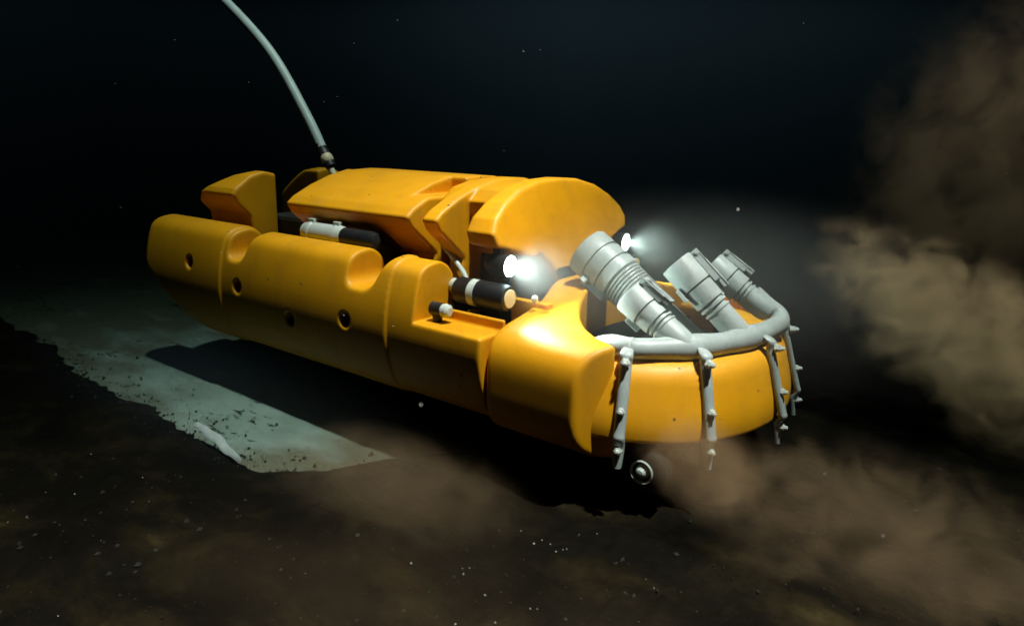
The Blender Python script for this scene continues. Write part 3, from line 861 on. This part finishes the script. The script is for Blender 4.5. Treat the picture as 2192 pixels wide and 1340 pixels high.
# ------------------------------------------------------------------ silt clouds stirred up
def silt(name_label, c, rad, dens, seed, rot=(0, 0, 0), scale=3.0, thr=0.42, soft=0.18, col=(0.74, 0.46, 0.26), edge=0.45, bias=0.22):
    M, N, L, v = volume_mat('silt_cloud')
    tc = N.new('ShaderNodeTexCoord')
    ln = N.new('ShaderNodeVectorMath'); ln.operation = 'LENGTH'
    L.new(tc.outputs['Object'], ln.inputs[0])
    n = N.new('ShaderNodeTexNoise'); n.noise_dimensions = '4D'
    n.inputs['W'].default_value = seed * 3.7; n.inputs['Scale'].default_value = scale; n.inputs['Detail'].default_value = 8; n.inputs['Roughness'].default_value = 0.63
    n.inputs['Distortion'].default_value = 0.9
    mpn = N.new('ShaderNodeMapping'); mpn.inputs['Scale'].default_value = [r / max(rad) for r in rad]
    L.new(tc.outputs['Object'], mpn.inputs['Vector']); L.new(mpn.outputs[0], n.inputs['Vector'])
    # value = noise - k*r^2
    sq = N.new('ShaderNodeMath'); sq.operation = 'POWER'; sq.inputs[1].default_value = 2.0
    L.new(ln.outputs['Value'], sq.inputs[0])
    sub = N.new('ShaderNodeMath'); sub.operation = 'MULTIPLY_ADD'; sub.inputs[1].default_value = -bias
    L.new(sq.outputs[0], sub.inputs[0]); L.new(n.outputs['Fac'], sub.inputs[2])
    mr = N.new('ShaderNodeMapRange'); mr.interpolation_type = 'SMOOTHSTEP'
    mr.inputs['From Min'].default_value = thr - soft; mr.inputs['From Max'].default_value = thr + soft
    mr.inputs['To Min'].default_value = 0; mr.inputs['To Max'].default_value = dens
    L.new(sub.outputs[0], mr.inputs['Value'])
    mk = N.new('ShaderNodeMapRange'); mk.interpolation_type = 'SMOOTHSTEP'
    mk.inputs['From Min'].default_value = 0.98; mk.inputs['From Max'].default_value = edge
    L.new(ln.outputs['Value'], mk.inputs['Value'])
    pr = N.new('ShaderNodeMath'); pr.operation = 'MULTIPLY'
    L.new(mr.outputs[0], pr.inputs[0]); L.new(mk.outputs[0], pr.inputs[1]); L.new(pr.outputs[0], v.inputs['Density'])
    v.inputs['Color'].default_value = (*col, 1)
    v.inputs['Absorption Color'].default_value = (0.30, 0.18, 0.12, 1)
    v.inputs['Anisotropy'].default_value = 0.0
    bm = bmesh.new(); bmesh.ops.create_icosphere(bm, subdivisions=3, radius=1.0)
    me = bpy.data.meshes.new('silt_cloud'); bm.to_mesh(me); bm.free(); me.materials.append(M)
    o = bpy.data.objects.new('silt_cloud', me); COL.objects.link(o)
    o.location = c; o.scale = rad; o.rotation_euler = rot
    tag(o, name_label, 'silt cloud', kind='stuff')
    return o
silt('tall ragged brown silt column rising at the right edge', (1.92, 1.46, 1.10), (0.74, 0.48, 0.90), 0.6, 1, rot=(-0.2, 0.35, 0), scale=4.4, thr=0.44, soft=0.05, bias=0.10)
silt('bright billowing silt cloud at the right edge', (2.06, 0.92, 0.33), (0.98, 0.46, 0.34), 12.0, 3, rot=(0, 0.50, 0), scale=6.6, thr=0.465, soft=0.05, bias=0.10)
silt('brown silt plume trailing low from under the bow', (1.88, -0.20, 0.10), (0.72, 0.55, 0.20), 1.7, 4, rot=(0, 0.10, -0.1), scale=4.4, thr=0.46, soft=0.06, bias=0.13)
silt('brown silt drifting up over the bow bumper', (1.44, -0.50, 0.27), (0.24, 0.13, 0.16), 3.6, 5, rot=(0, 0.6, 0.3), scale=2.2, thr=0.40, soft=0.10, bias=0.12)
silt('smoky silt drifting over the end of the pale floor', (0.58, -0.84, 0.07), (0.62, 0.32, 0.15), 1.9, 6, scale=3.8, thr=0.40, soft=0.12, bias=0.15)
silt('thin brown silt veil over the foreground bottom', (1.15, -1.22, 0.08), (1.0, 0.34, 0.14), 0.30, 8, rot=(0, 0, 0.25), scale=3.2, thr=0.46, soft=0.12, bias=0.12)
silt('thin grey silt hanging in the headlight beams', (1.18, 0.0, 0.68), (0.95, 0.95, 0.34), 0.17, 7, scale=3.0, thr=0.40, soft=0.25, col=(0.80, 0.80, 0.78), edge=0.0, bias=0.1)
silt('faint blue grey haze added low beside the near hull to lift its shadow', (-0.30, -1.02, 0.22), (1.5, 0.34, 0.30), 0.10, 12, scale=2.0, thr=0.30, soft=0.3, col=(0.45, 0.62, 0.75), edge=0.1, bias=0.0)  # thin scattering volume added to lift the black hull shadow
for s_, w_ in ((-1, 'near'), (1, 'far')):  # small volumes added so each lamp shows a halo
    silt('fine silt added for the halo in front of the %s headlight' % w_, (0.755, s_ * 0.400, 0.708), (0.25, 0.15, 0.15), 0.22, 9 + s_, scale=2.0, thr=0.15, soft=0.25, col=(0.86, 0.86, 0.84), edge=0.25, bias=0.0)

# dim murk round the far side and the stern, catching a little of the light from above
MK, N, L, v = volume_mat('far_murk')
v.inputs['Density'].default_value = 0.20
v.inputs['Color'].default_value = (0.28, 0.38, 0.50, 1)
v.inputs['Anisotropy'].default_value = 0.2
pl = [(15, 4.2), (2.6, 4.2), (1.2, 2.6), (-0.2, 1.3), (-0.8, 1.15), (-1.9, 1.1), (-2.6, 0.8), (-3.0, 0.0), (-3.2, -12), (-15, -12), (-15, 20), (15, 20)]
V = [(x, y, z) for z in (-0.9, 2.0) for x, y in pl]; n_ = len(pl)
F = [tuple(range(n_))[::-1], tuple(range(n_, 2 * n_))] + [(i, (i + 1) % n_, n_ + (i + 1) % n_, n_ + i) for i in range(n_)]
mo = obj_from('far_murk', V, F[::1], MK, smooth=False); sharp(mo)
tag(mo, 'faint blue grey murk in the dark water behind the robot', 'murk', kind='stuff')
